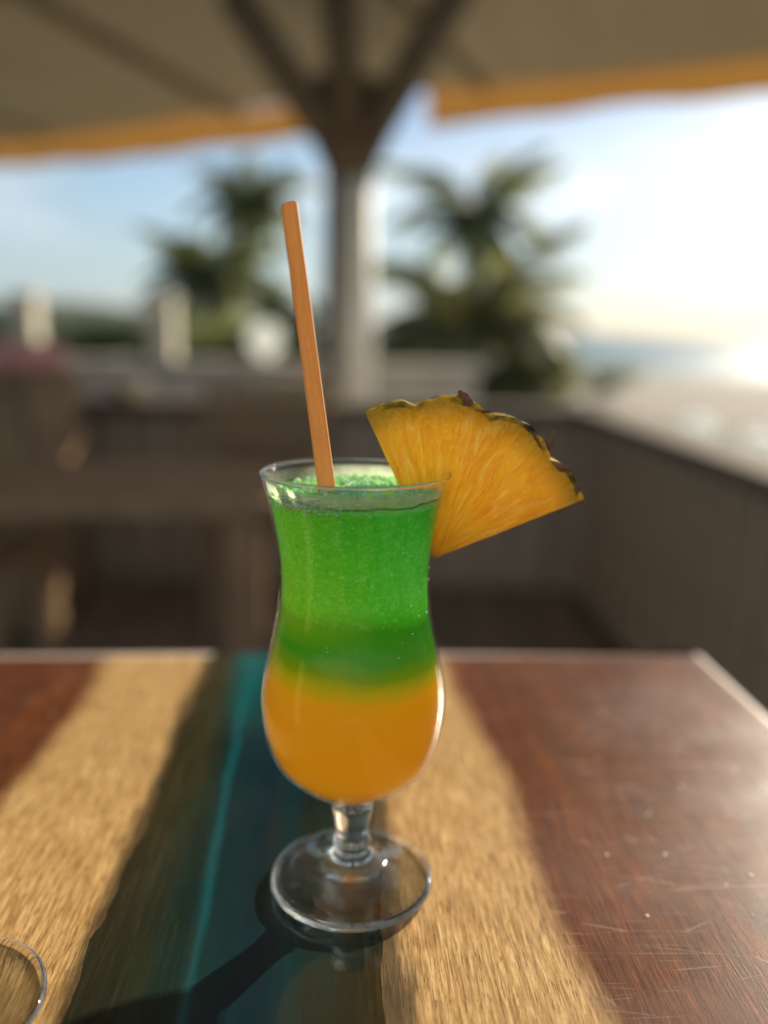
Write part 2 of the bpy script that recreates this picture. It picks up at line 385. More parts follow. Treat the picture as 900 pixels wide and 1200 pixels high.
# a second dining table with small things, behind the glass on the left
dt = empty('dining_table', (-.62, 2.05, 0), .08, label='dark square dining table standing between the chairs behind the drink', cat='table')
bm = bmesh.new(); box(bm, (0, 0, .63), (.66, .56, .04), bev=.006); mesh('tabletop', bm, chm, dt)
for sx in (-1, 1):
    for sy in (-1, 1):
        bm = bmesh.new(); beam(bm, (sx * .28, sy * .23, 0), (sx * .28, sy * .23, .608), .055, bev=.004); mesh('leg', bm, chm, dt)
# small things on the low wall and the pale wall
def lanternlike(name, loc, mat, prof, label, cat):
    bm = bmesh.new(); lathe(bm, prof, 24); o = mesh(name, bm, mat, smooth=True); o.location = loc; return tag(o, label, cat)
def opal():
    t = NT('opal_glass'); return t.end(t.mixs(.75, t.pr(Base_Color=C3(.9, .93, .92), Roughness=.12, Coat_Weight=1), t.n('BsdfTranslucent', {'Color': C3(.95, .98, .96)}).outputs[0]))
opalm = opal()
P = at(80, 487, 3.35)
jar = simple('tan_stoneware', (.78, .66, .42), .4, .15, 8)
lanternlike('stoneware_jar', (P.x, 3.35, .7335), jar, [(0, 0), (.045, 0), (.06, .05), (.055, .10), (.04, .13), (.045, .15), (0, .15)], 'tan stoneware jar standing on the dark low wall at the left', 'jar')
P = at(150, 492, 3.35)
lanternlike('stoneware_bowl', (P.x, 3.35, .7335), jar, [(0, 0), (.04, 0), (.09, .05), (.10, .07), (0, .055)], 'tan bowl on the dark low wall right of the jar', 'bowl')
P = at(311, 441, 6.3)
lanternlike('glint_globe', (P.x, 6.3, .781), opalm, [(0, 0), (.06, 0), (.06, .02), (.04, .04)] + [(.13 * sin(a), .155 - .13 * cos(a)) for a in [.35 + i * .28 for i in range(10)]] + [(0, .285)], 'round white globe added as a bright spot on the pale wall left of the post', 'added globe')  # white globe added to make a bright round spot here

# two white globes added on short garden posts to show as sun glints
steel = simple('globe_post_paint', (.30, .28, .25), .5, .1, 6)
for (px, py, Y, R_, lb) in ((818, 509, 7.6, .17, 'white globe added as a sun glint beyond the dark wall, left one of two'), (888, 531, 6.9, .19, 'white globe added as a sun glint beyond the dark wall at the right edge')):
    c = at(px, py, Y); gz = ground_z(c.x, Y)
    root = empty('glint_globe', (c.x, Y, gz), 0, label=lb, cat='added globe', group='white globes added in the garden as sun glints'); hh = c.z - gz
    bm = bmesh.new(); lathe(bm, [(R_ * sin(pi * i / 20), hh - R_ * cos(pi * i / 20)) for i in range(21)], 32); mesh('globe_ball', bm, opalm, root, smooth=True)
    if hh - R_ > .01: bm = bmesh.new(); lathe(bm, [(0, -.05), (.09, -.05), (.09, .02), (.035, .04), (.03, hh - R_ - .03), (.07, hh - R_ + .005), (0, hh - R_ + .005)], 16); mesh('globe_post', bm, steel, root)

# ================================================================== vegetation
leafg = leafmat('palm_green', (.22, .25, .15), .6); leafo = leafmat('olive_leaf', (.21, .20, .12), .5); leafy = leafmat('yellow_green_leaf', (.16, .17, .03), .5); leafd = leafmat('dark_leaf', (.085, .105, .055), .55)
bark = simple('palm_bark', (.16, .13, .10), .9, .35, 6, .01, stretch=(1, 1, 5))
def frond_mesh(Ln, droop, mat, seed):
    rn = random.Random(seed); bm = bmesh.new(); pts = []
    for i in range(15):
        s_ = i / 14; pts.append(Vector((Ln * s_ * (1 - .22 * droop * s_), 0, Ln * (.42 * s_ - (.55 + droop * .55) * s_ * s_))))
    tube(bm, pts, [.028 * (1 - .85 * i / 14) + .003 for i in range(15)], 5)
    n = 46
    for i in range(3, n):
        s_ = i / n; k = s_ * 14; a = pts[int(k)]; b = pts[min(14, int(k) + 1)]; p = a.lerp(b, k - int(k)); tan_ = (b - a).normalized() if (b - a).length > 0 else Vector((1, 0, 0))
        ll = Ln * .30 * sin(pi * min(1, s_ * .86 + .12)) ** .7 * rn.uniform(.8, 1.1)
        for sd_ in (-1, 1):
            d = (tan_ * .55 + Vector((0, sd_, 0)) * .8 + Vector((0, 0, -.25 - rn.random() * .35))).normalized()
            w = tan_ * (.030 * Ln / 2.5)
            tip = p + d * ll + Vector((0, 0, -ll * .25)); md = p + d * ll * .5
            v4 = [bm.verts.new(p - w * .5), bm.verts.new(p + w * .5), bm.verts.new(md + w), bm.verts.new(tip), bm.verts.new(md - w)]
            bm.faces.new(v4)
    me = bpy.data.meshes.new('frond'); bm.to_mesh(me); bm.free(); me.materials.append(mat); return me
def palm(base, top, Ln, nf, label, mat, seed, group='palms beyond the terrace', tr=.13):
    rn = random.Random(seed); base = Vector(base); top = Vector(top)
    root = empty('palm_tree', base, 0, label=label, cat='palm tree', group=group)
    h = top - base; bend = Vector((rn.uniform(-.3, .3), rn.uniform(-.2, .2), 0))
    pts = [h * s_ + bend * sin(pi * s_) for s_ in [i / 14 for i in range(15)]]
    bm = bmesh.new(); tube(bm, pts, [tr * (1.35 - .6 * i / 14) * (1 + .06 * (i % 2)) for i in range(15)], 10); mesh('trunk', bm, bark, root, smooth=True)
    ms = [frond_mesh(Ln, d, mat, seed + i) for i, d in enumerate((.1, .5, 1.0))]
    for i in range(nf):
        s_ = i / nf; pitch = radians(62 - 95 * s_ + rn.uniform(-8, 8)); az = i * 2.4 + rn.uniform(-.2, .2)
        m_ = ms[0 if s_ < .35 else 1 if s_ < .7 else 2]
        inst('frond', m_, root, h + Vector((0, 0, .05)), (0, -pitch * .8, az), (rn.uniform(.8, 1.05),) * 3)
    return root
def stand(px, py, Y):      # a crown centre seen there, the trunk straight below it
    P = at(px, py, Y); return (P.x, P.y, ground_z(P.x, P.y) - .1), tuple(P)
b, tp = stand(556, 262, 15); palm(b, tp, 1.85, 20, 'tall feathery palm right of the roof post', leafg, 11)
b, tp = stand(552, 392, 11); palm(b, tp, 2.0, 22, 'low spreading palm right of the roof post in front of the tall one', leafo, 23)
b, tp = stand(290, 240, 20); palm(b, tp, 1.75, 24, 'slim dark palm rising left of the stirrer', leafd, 31)
b, tp = stand(248, 330, 16); palm(b, tp, 1.7, 26, 'dark low palm left of the slim one', leafd, 47)

def leafy_bush(base, rx, ry, h, label, mat, seed, n=1500, ls=.09, cat='shrub', name='shrub', trunk_h=.3, group='shrubs and trees behind the pale wall'):
    rn = random.Random(seed); root = empty(name, base, 0, label=label, cat=cat, group=group)
    bm = bmesh.new(); tube(bm, [(0, 0, -.1), (.03, .02, trunk_h * .6), (0, 0, trunk_h + h * .4)], [.07, .05, .03], 8)
    for k in range(4):
        a = k * 1.6; tube(bm, [(0, 0, trunk_h * .7), (rx * .4 * cos(a), ry * .4 * sin(a), trunk_h + h * .45)], [.035, .015], 6)
    mesh('trunk', bm, bark, root, smooth=True)
    cl_ = [(rn.uniform(-.75, .75) * rx, rn.uniform(-.75, .75) * ry, trunk_h + h * rn.uniform(.12, .85), rn.uniform(.25, .5)) for _ in range(16)]
    bm = bmesh.new()
    for i in range(n):
        c = cl_[rn.randrange(16)]; d = Vector((rn.gauss(0, 1), rn.gauss(0, 1), rn.gauss(0, 1))).normalized() * (rn.random() ** .4)
        p = Vector((c[0] + d.x * rx * c[3], c[1] + d.y * ry * c[3], c[2] + d.z * h * c[3] * .55))
        q = Euler((rn.uniform(-1, 1), rn.uniform(-1, 1), rn.uniform(0, 6.3))).to_matrix(); s_ = ls * rn.uniform(.6, 1.4)
        bm.faces.new([bm.verts.new(p + q @ Vector(w_)) for w_ in ((-s_, 0, 0), (0, -s_ * .4, .0), (s_, 0, s_ * .2), (0, s_ * .4, 0))])
    mesh('crown', bm, mat, root)
    return root
def bush_at(px, ptop, pbot, Y, wpx, label, mat, seed, **k):
    T = at(px, ptop, Y); gz = ground_z(T.x, Y); w = wpx / F * Y / 2
    return leafy_bush((T.x, Y, gz), w, w * .8, T.z - gz - .25, label, mat, seed, trunk_h=.25, **k)
bush_at(120, 385, 440, 15, 200, 'wide dark green shrub behind the two pale wall posts', leafd, 51, n=2600, ls=.14)
bush_at(270, 372, 440, 13, 130, 'dark shrub between the right pale wall post and the white globe', leafd, 52, n=2000, ls=.12)
bush_at(335, 325, 440, 11.5, 80, 'yellow-green shrub just behind the white globe', leafy, 53, n=1500, ls=.09)
bush_at(470, 385, 480, 12.5, 110, 'olive shrub just right of the roof post', leafo, 54, n=1800, ls=.1)
bush_at(620, 400, 500, 10.5, 130, 'olive shrub beneath the low spreading palm', leafo, 55, n=2000, ls=.09)
bush_at(20, 395, 450, 17, 150, 'dark shrub at the far left edge', leafd, 56, n=1800, ls=.15)
bush_at(700, 430, 480, 24, 90, 'grey-green beach shrub right of the palms', leafo, 57, n=1200, ls=.12)
bush_at(560, 420, 500, 16, 260, 'broad dark thicket behind the palms', leafo, 58, n=1500, ls=.14)

# ================================================================== THE TABLE
TZ = .75
TC = Vector((.274, .686, 0)); TR = radians(3.0)
table = empty('river_table', (TC.x, TC.y, 0), TR, label='varnished river table of two brown wood slabs joined by a teal resin band', cat='table')
TH = .038; YN = -1.0; XL = -1.05
def jag(y, s, a): return a * (noise.noise(Vector((y * 9, s, 0))) + .5 * noise.noise(Vector((y * 34, s, 3))) + .25 * noise.noise(Vector((y * 120, s, 7))))
def edgeL(y): return -.414 + jag(y, 1.3, .0075)
def edgeR(y): return -.289 + jag(y, 5.1, .007)
ysn = [YN * i / 220 for i in range(221)]
def slab(name, left, right, mat, bev_l, bev_r):
    bm = bmesh.new(); T = []; B = []
    for z, store in ((TZ, T), (TZ - TH, B)):
        for y in ysn: store.append((bm.verts.new((left(y), y, z)), bm.verts.new((right(y), y, z))))
    for i in range(len(ysn) - 1):
        a, b = T[i], T[i + 1]; bm.faces.new((a[0], a[1], b[1], b[0])); c, d = B[i], B[i + 1]; bm.faces.new((c[0], d[0], d[1], c[1]))
        bm.faces.new((a[0], b[0], d[0], c[0])); bm.faces.new((a[1], c[1], d[1], b[1]))
    for i in (0, -1): bm.faces.new((T[i][0], T[i][1], B[i][1], B[i][0]))
    bmesh.ops.recalc_face_normals(bm, faces=bm.faces)
    es = []
    for e in bm.edges:
        p, q = e.verts
        if abs(p.co.z - q.co.z) > 1e-5: continue
        far = abs(p.co.y) < 1e-6 and abs(q.co.y) < 1e-6; near = abs(p.co.y - YN) < 1e-6 and abs(q.co.y - YN) < 1e-6
        onr = bev_r and abs(p.co.x - right(p.co.y)) < 1e-6 and abs(q.co.x - right(q.co.y)) < 1e-6 and abs(p.co.x - q.co.x) < 1e-5
        onl = bev_l and abs(p.co.x - XL) < 1e-6 and abs(q.co.x - XL) < 1e-6
        if far or near or onr or onl: es.append(e)
    if bev_r:
        bmesh.ops.dissolve_limit(bm, angle_limit=.001, verts=bm.verts[:], edges=bm.edges[:], use_dissolve_boundaries=False) if False else None
    bmesh.ops.bevel(bm, geom=es, offset=.013, segments=5, affect='EDGES', profile=.5)
    o = mesh(name, bm, mat, table)
    for p in o.data.polygons: p.use_smooth = abs(p.normal.z) < .999 and abs(p.normal.z) > .02
    return o
def table_wood(name):
    t = NT(name); v = t.obj(); X = t.n('SeparateXYZ', {0: v}).outputs
    big = t.noise(t.map((7, 7, 7)), 1, 3, .5)
    fine = t.noise(t.map((60, 9, 60)), 1, 4, .6)
    # distance from the middle of the table's sapwood strips
    xw = t.math('ADD', X[0], t.math('MULTIPLY', t.math('SUBTRACT', big, .5), .030))
    xw = t.math('ADD', xw, t.math('MULTIPLY', t.math('SUBTRACT', fine, .5), .010))
    yb = t.math('MULTIPLY', t.math('POWER', t.mr(X[1], -.45, 0, 0, 1), 2.0), .024)      # the right strip narrows towards the far end
    xr = t.math('ADD', xw, yb)
    heartR = t.mr(xr, -.212, -.198); heartL = t.mr(xw, -.488, -.503)
    heart = t.math('ADD', heartR, heartL, clamp=True)
    # grain: long fibres along y, with fine pores
    g_fib = t.noise(t.map((700, 38, 100), rot=(0, 0, radians(2))), 1, 6, .7)
    g_mid = t.noise(t.map((75, 5, 40)), 1, 4, .6, .4)
    g_por = t.noise(t.map((1200, 85, 100)), 1, 3, .7)
    sap = t.ramp(g_fib, [(.34, (.19, .09, .025)), (.5, (.48, .29, .105)), (.66, (.78, .54, .25))])
    sap = t.mixc(t.mr(g_mid, .35, .7, 0, .45), sap, (.33, .19, .075))
    sap = t.mixc(t.mr(g_por, .54, .64, 0, .85), sap, (.13, .065, .025))
    hrt = t.ramp(g_fib, [(.30, (.040, .009, .004)), (.5, (.135, .038, .010)), (.72, (.28, .090, .022))])
    hrt = t.mixc(t.mr(g_mid, .35, .68, 0, .65), hrt, (.05, .018, .010))
    hrt = t.mixc(t.mr(g_por, .58, .70, 0, .7), hrt, (.018, .008, .005))
    g_hair = t.noise(t.map((1500, 60, 100)), 1, 3, .6)
    sap = t.mixc(t.mr(g_hair, .55, .68, 0, .6), sap, (.12, .06, .02)); sap = t.mixc(t.mr(g_hair, .42, .30, 0, .4), sap, (.80, .58, .30))
    col = t.mixc(heart, sap, hrt)
    # dark bark line where the wood meets the resin
    db = t.math('MINIMUM', t.math('ABSOLUTE', t.math('ADD', X[0], .414)), t.math('ABSOLUTE', t.math('ADD', X[0], .289)))
    bark_f = t.math('MULTIPLY', t.mr(t.math('SUBTRACT', db, t.math('MULTIPLY', t.math('SUBTRACT', fine, .5), .03)), .011, .002, 0, .85), 1, clamp=True)
    col = t.mixc(bark_f, col, (.035, .024, .012))
    # a few darker cracks and knots in the pale wood
    kn = t.noise(t.map((34, 8, 20), (2.2, .3, 0)), 1, 4, .6, .8)
    col = t.mixc(t.mr(kn, .66, .74, 0, .6), col, (.07, .04, .018))
    # scratches and scuffs in the varnish
    def scr(rot, sc, th):
        vor = t.n('TexVoronoi', {'Vector': t.map(sc, (.3 * rot, .1, 0), rot=(0, 0, rot)), 'Scale': 1}, feature='DISTANCE_TO_EDGE').outputs['Distance']
        return t.mr(vor, 0, th, 1, 0)
    sc1 = t.math('MULTIPLY', scr(.7, (5, 42, 1), .008), t.mr(t.noise(t.map((30, 30, 1)), 1, 2), .5, .62))
    sc2 = t.math('MULTIPLY', scr(-.9, (9, 60, 1), .010), t.mr(t.noise(t.map((24, 24, 1), (4, 2, 0)), 1, 2), .5, .62))
    sc3 = t.math('MULTIPLY', scr(2.1, (14, 90, 1), .012), t.mr(t.noise(t.map((40, 40, 1), (1, 7, 0)), 1, 2), .52, .62))
    scx = t.math('MAXIMUM', t.math('MAXIMUM', sc1, sc2), sc3)
    spk = t.n('TexVoronoi', {'Vector': v, 'Scale': 75}).outputs['Distance']
    spk = t.math('MULTIPLY', t.mr(spk, .07, .05), t.mr(t.noise(t.map((22, 22, 1), (9, 0, 0)), 1, 2), .56, .60))
    marks = t.math('MAXIMUM', scx, spk)
    col = t.mixc(t.math('MULTIPLY', t.math('MULTIPLY', marks, t.mr(heart, 0, 1, .08, .32)), 1), col, (.50, .42, .34))
    edge_sheen = t.math('MAXIMUM', t.mr(X[0], -.012, -.009), t.mr(X[1], -.015, -.010))
    col = t.mixc(t.math('MULTIPLY', edge_sheen, .8), col, (.60, .52, .46))  # far and right edges painted paler for the sky reflected in their rounding
    scuff = t.noise(t.map((5, 9, 1), rot=(0, 0, .6)), 1, 6, .7)
    rough = t.math('ADD', t.mr(scuff, .35, .75, .13, .30), t.math('MULTIPLY', marks, .2))
    rough = t.mixc(heart, t.n('CombineXYZ', {0: t.math('ADD', rough, .14), 1: 0, 2: 0}).outputs[0], t.n('CombineXYZ', {0: rough, 1: 0, 2: 0}).outputs[0])
    rough = t.n('SeparateXYZ', {0: rough}).outputs[0]
    h = t.math('ADD', t.math('MULTIPLY', g_fib, .9), t.math('MULTIPLY', g_por, .5))
    bs = t.n('Mix', {0: heart, 2: .00022, 3: .00012}, data_type='FLOAT').outputs[0]
    bn = t.n('Bump', {'Height': h, 'Strength': .75, 'Distance': bs}).outputs[0]
    und = t.n('Bump', {'Height': t.math('ADD', t.noise(t.map((26, 16, 1)), 1, 3, .5), t.math('MULTIPLY', marks, -.10)), 'Strength': .5, 'Distance': .0012}).outputs[0]
    return t.end(t.pr(Base_Color=col, Roughness=t.math('ADD', rough, .2), Normal=bn, Coat_Weight=t.math('MAXIMUM', edge_sheen, 0) if False else t.math('MULTIPLY', t.mr(heart, 0, 1, .15, .45), t.mr(scuff, .38, .62, .15, 1)), Coat_Roughness=rough, Coat_Normal=und, Specular_IOR_Level=.05))
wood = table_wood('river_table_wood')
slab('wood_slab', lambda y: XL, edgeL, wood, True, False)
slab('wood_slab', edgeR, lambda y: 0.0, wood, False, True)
t = NT('teal_resin'); v = t.obj(); X = t.n('SeparateXYZ', {0: v}).outputs
w1 = t.noise(t.map((10, 4, 1)), 1, 4, .55, .3); w2 = t.noise(t.map((60, 10, 1)), 1, 4, .6)
xx = t.math('ADD', t.math('ADD', X[0], t.math('MULTIPLY', t.math('SUBTRACT', w1, .5), .010)), t.math('MULTIPLY', t.math('SUBTRACT', w2, .5), .003))
xx = t.math('ADD', xx, t.math('MULTIPLY', X[1], .030))
w3 = t.noise(t.map((24, 7, 1), (3, 1, 0)), 1, 4, .6, .6)
xx = t.math('ADD', xx, t.math('MULTIPLY', t.math('SUBTRACT', w3, .5), .014))
fr = t.mr(xx, -.418, -.289)
col = t.ramp(fr, [(.0, (.030, .023, .008)), (.14, (.020, .022, .009)), (.21, (.006, .017, .011)), (.25, (.003, .018, .017)), (.265, (.002, .032, .036)), (.285, (.003, .10, .12)), (.31, (.002, .024, .030)), (.50, (.002, .017, .027)), (.60, (.002, .026, .030)), (.67, (.004, .012, .010)), (.86, (.009, .014, .007)), (1, (.024, .018, .007))])
gf = t.noise(t.map((420, 22, 10)), 1, 6, .7)
side = t.ramp(fr, [(.0, (1, 1, 1)), (.2, (.55, .55, .55)), (.3, (0, 0, 0)), (.7, (0, 0, 0)), (1, (.9, .9, .9))])
col = t.mixc(t.math('MULTIPLY', t.mr(gf, .5, .68, 0, .75), side), col, (.085, .07, .024))
col = t.mixc(t.math('MULTIPLY', t.mr(gf, .47, .32, 0, .8), side), col, (.010, .012, .006))
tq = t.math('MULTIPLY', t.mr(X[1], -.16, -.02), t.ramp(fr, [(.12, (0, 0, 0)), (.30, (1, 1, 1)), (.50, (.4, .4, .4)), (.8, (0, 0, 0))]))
col = t.mixc(t.math('MULTIPLY', tq, .75), col, (.004, .16, .16))  # far end coloured brighter, as if sun shone through the resin
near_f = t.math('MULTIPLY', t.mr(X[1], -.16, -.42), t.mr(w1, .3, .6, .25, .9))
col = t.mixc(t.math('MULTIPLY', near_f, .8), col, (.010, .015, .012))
stre = t.noise(t.map((90, 6, 1), (2, 8, 0)), 1, 5, .65)
col = t.mixc(t.math('MULTIPLY', t.mr(stre, .5, .66, 0, .5), t.mr(fr, .9, .1, .15, 1)), col, (.030, .028, .010))
deep = t.noise(t.map((18, 3, 1), (5, 5, 0)), 1, 5, .6)
col = t.mixc(t.mr(deep, .5, .75, 0, .4), col, (.006, .05, .045))
und = t.n('Bump', {'Height': t.noise(t.map((26, 16, 1)), 1, 3, .5), 'Strength': .35, 'Distance': .0008}).outputs[0]
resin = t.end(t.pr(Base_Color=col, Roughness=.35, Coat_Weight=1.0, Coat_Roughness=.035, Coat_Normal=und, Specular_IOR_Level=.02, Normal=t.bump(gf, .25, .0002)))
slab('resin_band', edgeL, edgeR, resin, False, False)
legm = simple('table_leg_wood', (.10, .045, .022), .4, .3, 3, .001, stretch=(8, 8, 1))
bm = bmesh.new(); box(bm, (0, 0, (TZ - TH) / 2), (.07, .07, TZ - TH), bev=.005); lg = None
for x in (-.08, XL + .08):
    for y in (-.08, YN + .08):
        if lg is None: lg = mesh('leg', bm, legm, table); lg.location = (x, y, 0)
        else: inst('leg', lg.data, table, (x, y, 0))

# crumbs and dried drops on the varnish
crm = simple('pale_crumb', (.50, .44, .36), .35, .1, 40)
rn = random.Random(5)
crs = None
for i in range(11):
    X_ = rn.uniform(.11, .22); Y_ = rn.uniform(.345, .50); s_ = rn.uniform(.0005, .0010)
    if crs is None:
        bm = bmesh.new(); bmesh.ops.create_icosphere(bm, subdivisions=2, radius=1)
        for q in bm.verts: q.co *= 1 + .7 * noise.noise(q.co * 1.9)
        o = mesh('crumb', bm, crm, smooth=True); crs = o.data
    else: o = inst('crumb', crs)
    o.location = (X_, Y_, TZ + s_ * .22); o.scale = (s_, s_ * rn.uniform(.7, 1.4), s_ * .3); o.rotation_euler.z = rn.uniform(0, 6)
    tag(o, 'tiny pale crumb or dried drop lying on the brown varnished table top', 'crumb', 'crumbs scattered on the table')

# ================================================================== THE GLASS AND THE DRINK
GX, GY = -.0125, .366
def glass_mats():
    t = NT('bowl_glass')
    geo = t.n('NewGeometry'); dt_ = t.math('ABSOLUTE', t.n('VectorMath', {0: geo.outputs['Normal'], 1: geo.outputs['Incoming']}, operation='DOT_PRODUCT').outputs['Value'])
    fres = t.math('ADD', t.math('MULTIPLY', t.math('POWER', t.math('SUBTRACT', 1, dt_), 5), .70), .012)
    smear = t.noise(t.map((60, 60, 20)), 1, 4, .6)
    bn = t.bump(t.noise(t.map((30, 30, 12)), 1, 2, .5), .3, .0008)
    gl = t.n('BsdfGlossy', {'Color': C3(1, 1, 1), 'Roughness': .03, 'Normal': bn}).outputs[0]
    tr = t.n('BsdfTransparent', {'Color': C3(.985, .99, .985)}).outputs[0]
    thin = t.end(t.mixs(fres, tr, gl))
    t = NT('solid_glass')
    bn = t.bump(t.noise(t.map((45, 45, 30)), 1, 3, .5), .35, .0006)
    solid = t.end(t.mixs(.07, t.n('BsdfGlass', {'Color': C3(.97, .985, .975), 'Roughness': .025, 'IOR': 1.5, 'Normal': bn}).outputs[0], t.n('BsdfTransparent').outputs[0]))
    return thin, solid
thin, solid = glass_mats()
prof_o = [(.0097, .0425), (.0125, .0462), (.0195, .0516), (.0288, .0590), (.0362, .0676), (.0405, .0800), (.0421, .0940), (.0415, .1043), (.0398, .1134), (.0377, .1237), (.0360, .1314), (.0344, .1415), (.0339, .1535), (.0347, .1660), (.0366, .1780), (.0389, .1905), (.0409, .1985)]
outer = catmull(prof_o, 5)
def inset(pr, d):
    out = []
    for i, p in enumerate(pr):
        a = pr[max(0, i - 1)]; b = pr[min(len(pr) - 1, i + 1)]; tx, tz = b[0] - a[0], b[1] - a[1]; l = sqrt(tx * tx + tz * tz)
        out.append((p[0] - tz / l * d, p[1] + tx / l * d))
    return out
inner = [p for p in inset(outer, .0013) if p[1] > .0475]
glass = empty('hurricane_glass', (GX, GY, TZ), 0, label='curvy stemmed cocktail glass with clear round foot holding the green and orange drink', cat='glass')
bm = bmesh.new()
lip = [(.0410, .1992), (.0405, .1996), (.0400, .1992)]
lathe(bm, [(0, .0425)] + outer + lip + inner[::-1] + [(0, .0478)], 160)
mesh('bowl', bm, thin, glass, smooth=True)
foot = [(0, .0421), (.0094, .0421), (.0095, .040), (.0088, .036), (.0080, .031), (.0077, .0275), (.0085, .0250), (.0090, .0232), (.0084, .0212), (.0088, .0190), (.0115, .0158), (.0165, .0125), (.0230, .0098), (.0300, .0078), (.0352, .0067), (.0378, .0058), (.0386, .0044), (.0384, .0026), (.0368, .0012), (.0345, .0004), (.030, .0006), (.022, .0022), (.012, .0040), (0, .0046)]
fp = [foot[0]] + catmull(foot[1:-1], 4) + [foot[-1]]
bm = bmesh.new(); lathe(bm, fp, 128); mesh('stem_and_foot', bm, solid, glass, smooth=True)

bm = bmesh.new(); lathe(bm, [(.0405 + .00095 * cos(a * pi / 6), .2006 + .00085 * sin(a * pi / 6)) for a in range(12)], 160, close=True); mesh('rim', bm, solid, glass, smooth=True)
# drink, seen through the bowl: colour by height
def drink_mat():
    t = NT('layered_drink'); v = t.obj(); X = t.n('SeparateXYZ', {0: v}).outputs
    nz = t.noise(t.map((28, 28, 40)), 1, 4, .55)
    z = t.math('ADD', X[2], t.math('MULTIPLY', t.math('SUBTRACT', nz, .5), .013))
    z = t.math('ADD', z, t.math('MULTIPLY', X[0], .07))
    col = t.ramp(t.mr(z, .04, .20), [(.0, (.97, .40, .025)), (.38, (.97, .35, .012)), (.43, (.92, .38, .008)), (.465, (.45, .42, .006)), (.50, (.11, .28, .004)), (.545, (.018, .23, .005)), (.63, (.012, .22, .008)), (.675, (.045, .56, .025)), (.93, (.06, .64, .05)), (.958, (.45, .90, .50))])
    yel = t.math('MULTIPLY', t.mr(X[0], .012, -.028), t.mr(X[2], .13, .15))
    col = t.mixc(t.math('MULTIPLY', yel, .6), col, (.34, .62, .015))
    green = t.mr(X[2], .138, .150)
    ice = t.n('TexVoronoi', {'Vector': t.map((1, 1, 1)), 'Scale': 900}).outputs['Distance']
    ice2 = t.noise(v, 420, 5, .7)
    swl = t.noise(t.map((35, 35, 28), (2, 5, 1)), 1, 5, .65, .8)
    col = t.mixc(t.math('MULTIPLY', t.mr(swl, .48, .68, 0, .5), green), col, (.18, .84, .20))
    col = t.mixc(t.math('MULTIPLY', t.mr(swl, .45, .30, 0, .45), green), col, (.03, .44, .02))
    col = t.mixc(t.math('MULTIPLY', t.mr(ice2, .54, .68, 0, .6), green), col, (.45, .85, .40))
    col = t.mixc(t.math('MULTIPLY', t.mr(ice2, .46, .30, 0, .35), green), col, (.02, .22, .02))
    nrm = t.n('Bump', {'Height': t.math('ADD', ice, ice2), 'Strength': t.math('MULTIPLY', green, .7), 'Distance': .0009}).outputs[0]
    sss = t.n('BsdfPrincipled', {'Base Color': col, 'Subsurface Weight': 1.0, 'Subsurface Radius': (1, 1, .5), 'Subsurface Scale': .022, 'Roughness': .5, 'Normal': nrm, 'Specular IOR Level': .06}).outputs[0]
    tl = t.n('BsdfTranslucent', {'Color': t.n('Gamma', {'Color': col, 'Gamma': .58}).outputs[0], 'Normal': nrm}).outputs[0]
    return t.end(t.mixs(.74, sss, tl))
dm = drink_mat()
LV = .1925
body = [p for p in inset(outer, .0015) if .049 < p[1] < LV]
bm = bmesh.new()
def wob(r, a): return 0
rl = body[-1][0]
top = [(rl * k / 44, LV + .0020 * (1 - k / 44)) for k in range(43, 1, -1)]
lathe(bm, [(0, .0478)] + body + top + [(0, LV + .0020)], 160)
for q in bm.verts:
    if q.co.z > LV - .004:
        w_ = (q.co.z - (LV - .004)) / .004
        rr = sqrt(q.co.x ** 2 + q.co.y ** 2)
        q.co.z += min(w_, 1.2) * (.0016 * noise.noise(Vector((q.co.x * 80, q.co.y * 80, 0))) + .0012 * noise.noise(Vector((q.co.x * 260, q.co.y * 260, 0))) + .0009 * abs(noise.noise(Vector((q.co.x * 620, q.co.y * 620, 0)))) * (rr < .035))
drink = empty('layered_drink', (GX, GY, TZ), 0, label='icy green slush over bright orange juice inside the curvy stemmed glass', cat='drink')
mesh('drink_body', bm, dm, drink, smooth=True)
# crushed ice heap at the top
t = NT('crushed_ice'); n_ = t.noise(t.obj(), 260, 3, .6)
cc = t.ramp(n_, [(.35, (.50, .92, .50)), (.65, (.90, 1.0, .86))])
icm = t.end(t.mixs(.45, t.n('BsdfPrincipled', {'Base Color': cc, 'Roughness': .12, 'Subsurface Weight': .0, 'IOR': 1.31, 'Specular IOR Level': .6}).outputs[0], t.n('BsdfTranslucent', {'Color': cc}).outputs[0]))
bm = bmesh.new(); rn = random.Random(9)
for i in range(230):
    a = rn.uniform(0, 2 * pi); r = .0345 * sqrt(rn.random()); hz = LV + .0020 * (1 - (r / .036) ** 2) - .0002
    s_ = rn.uniform(.0008, .0022) * (1.2 if r < .02 else .9)
    vs = bmesh.ops.create_icosphere(bm, subdivisions=1, radius=s_)['verts']; sdv = rn.random() * 99
    q = Euler((rn.uniform(0, 3), rn.uniform(0, 3), rn.uniform(0, 3))).to_matrix()
    for w_ in vs:
        w_.co = q @ Vector((w_.co.x * 1.3, w_.co.y, w_.co.z * .8)) * (1 + .5 * noise.noise(w_.co * 900 + Vector((sdv, 0, 0)))) + Vector((r * cos(a), r * sin(a), hz + rn.uniform(-.0008, .0006)))
o = mesh('crushed_ice', bm, icm, drink); tag(o, kind='stuff')
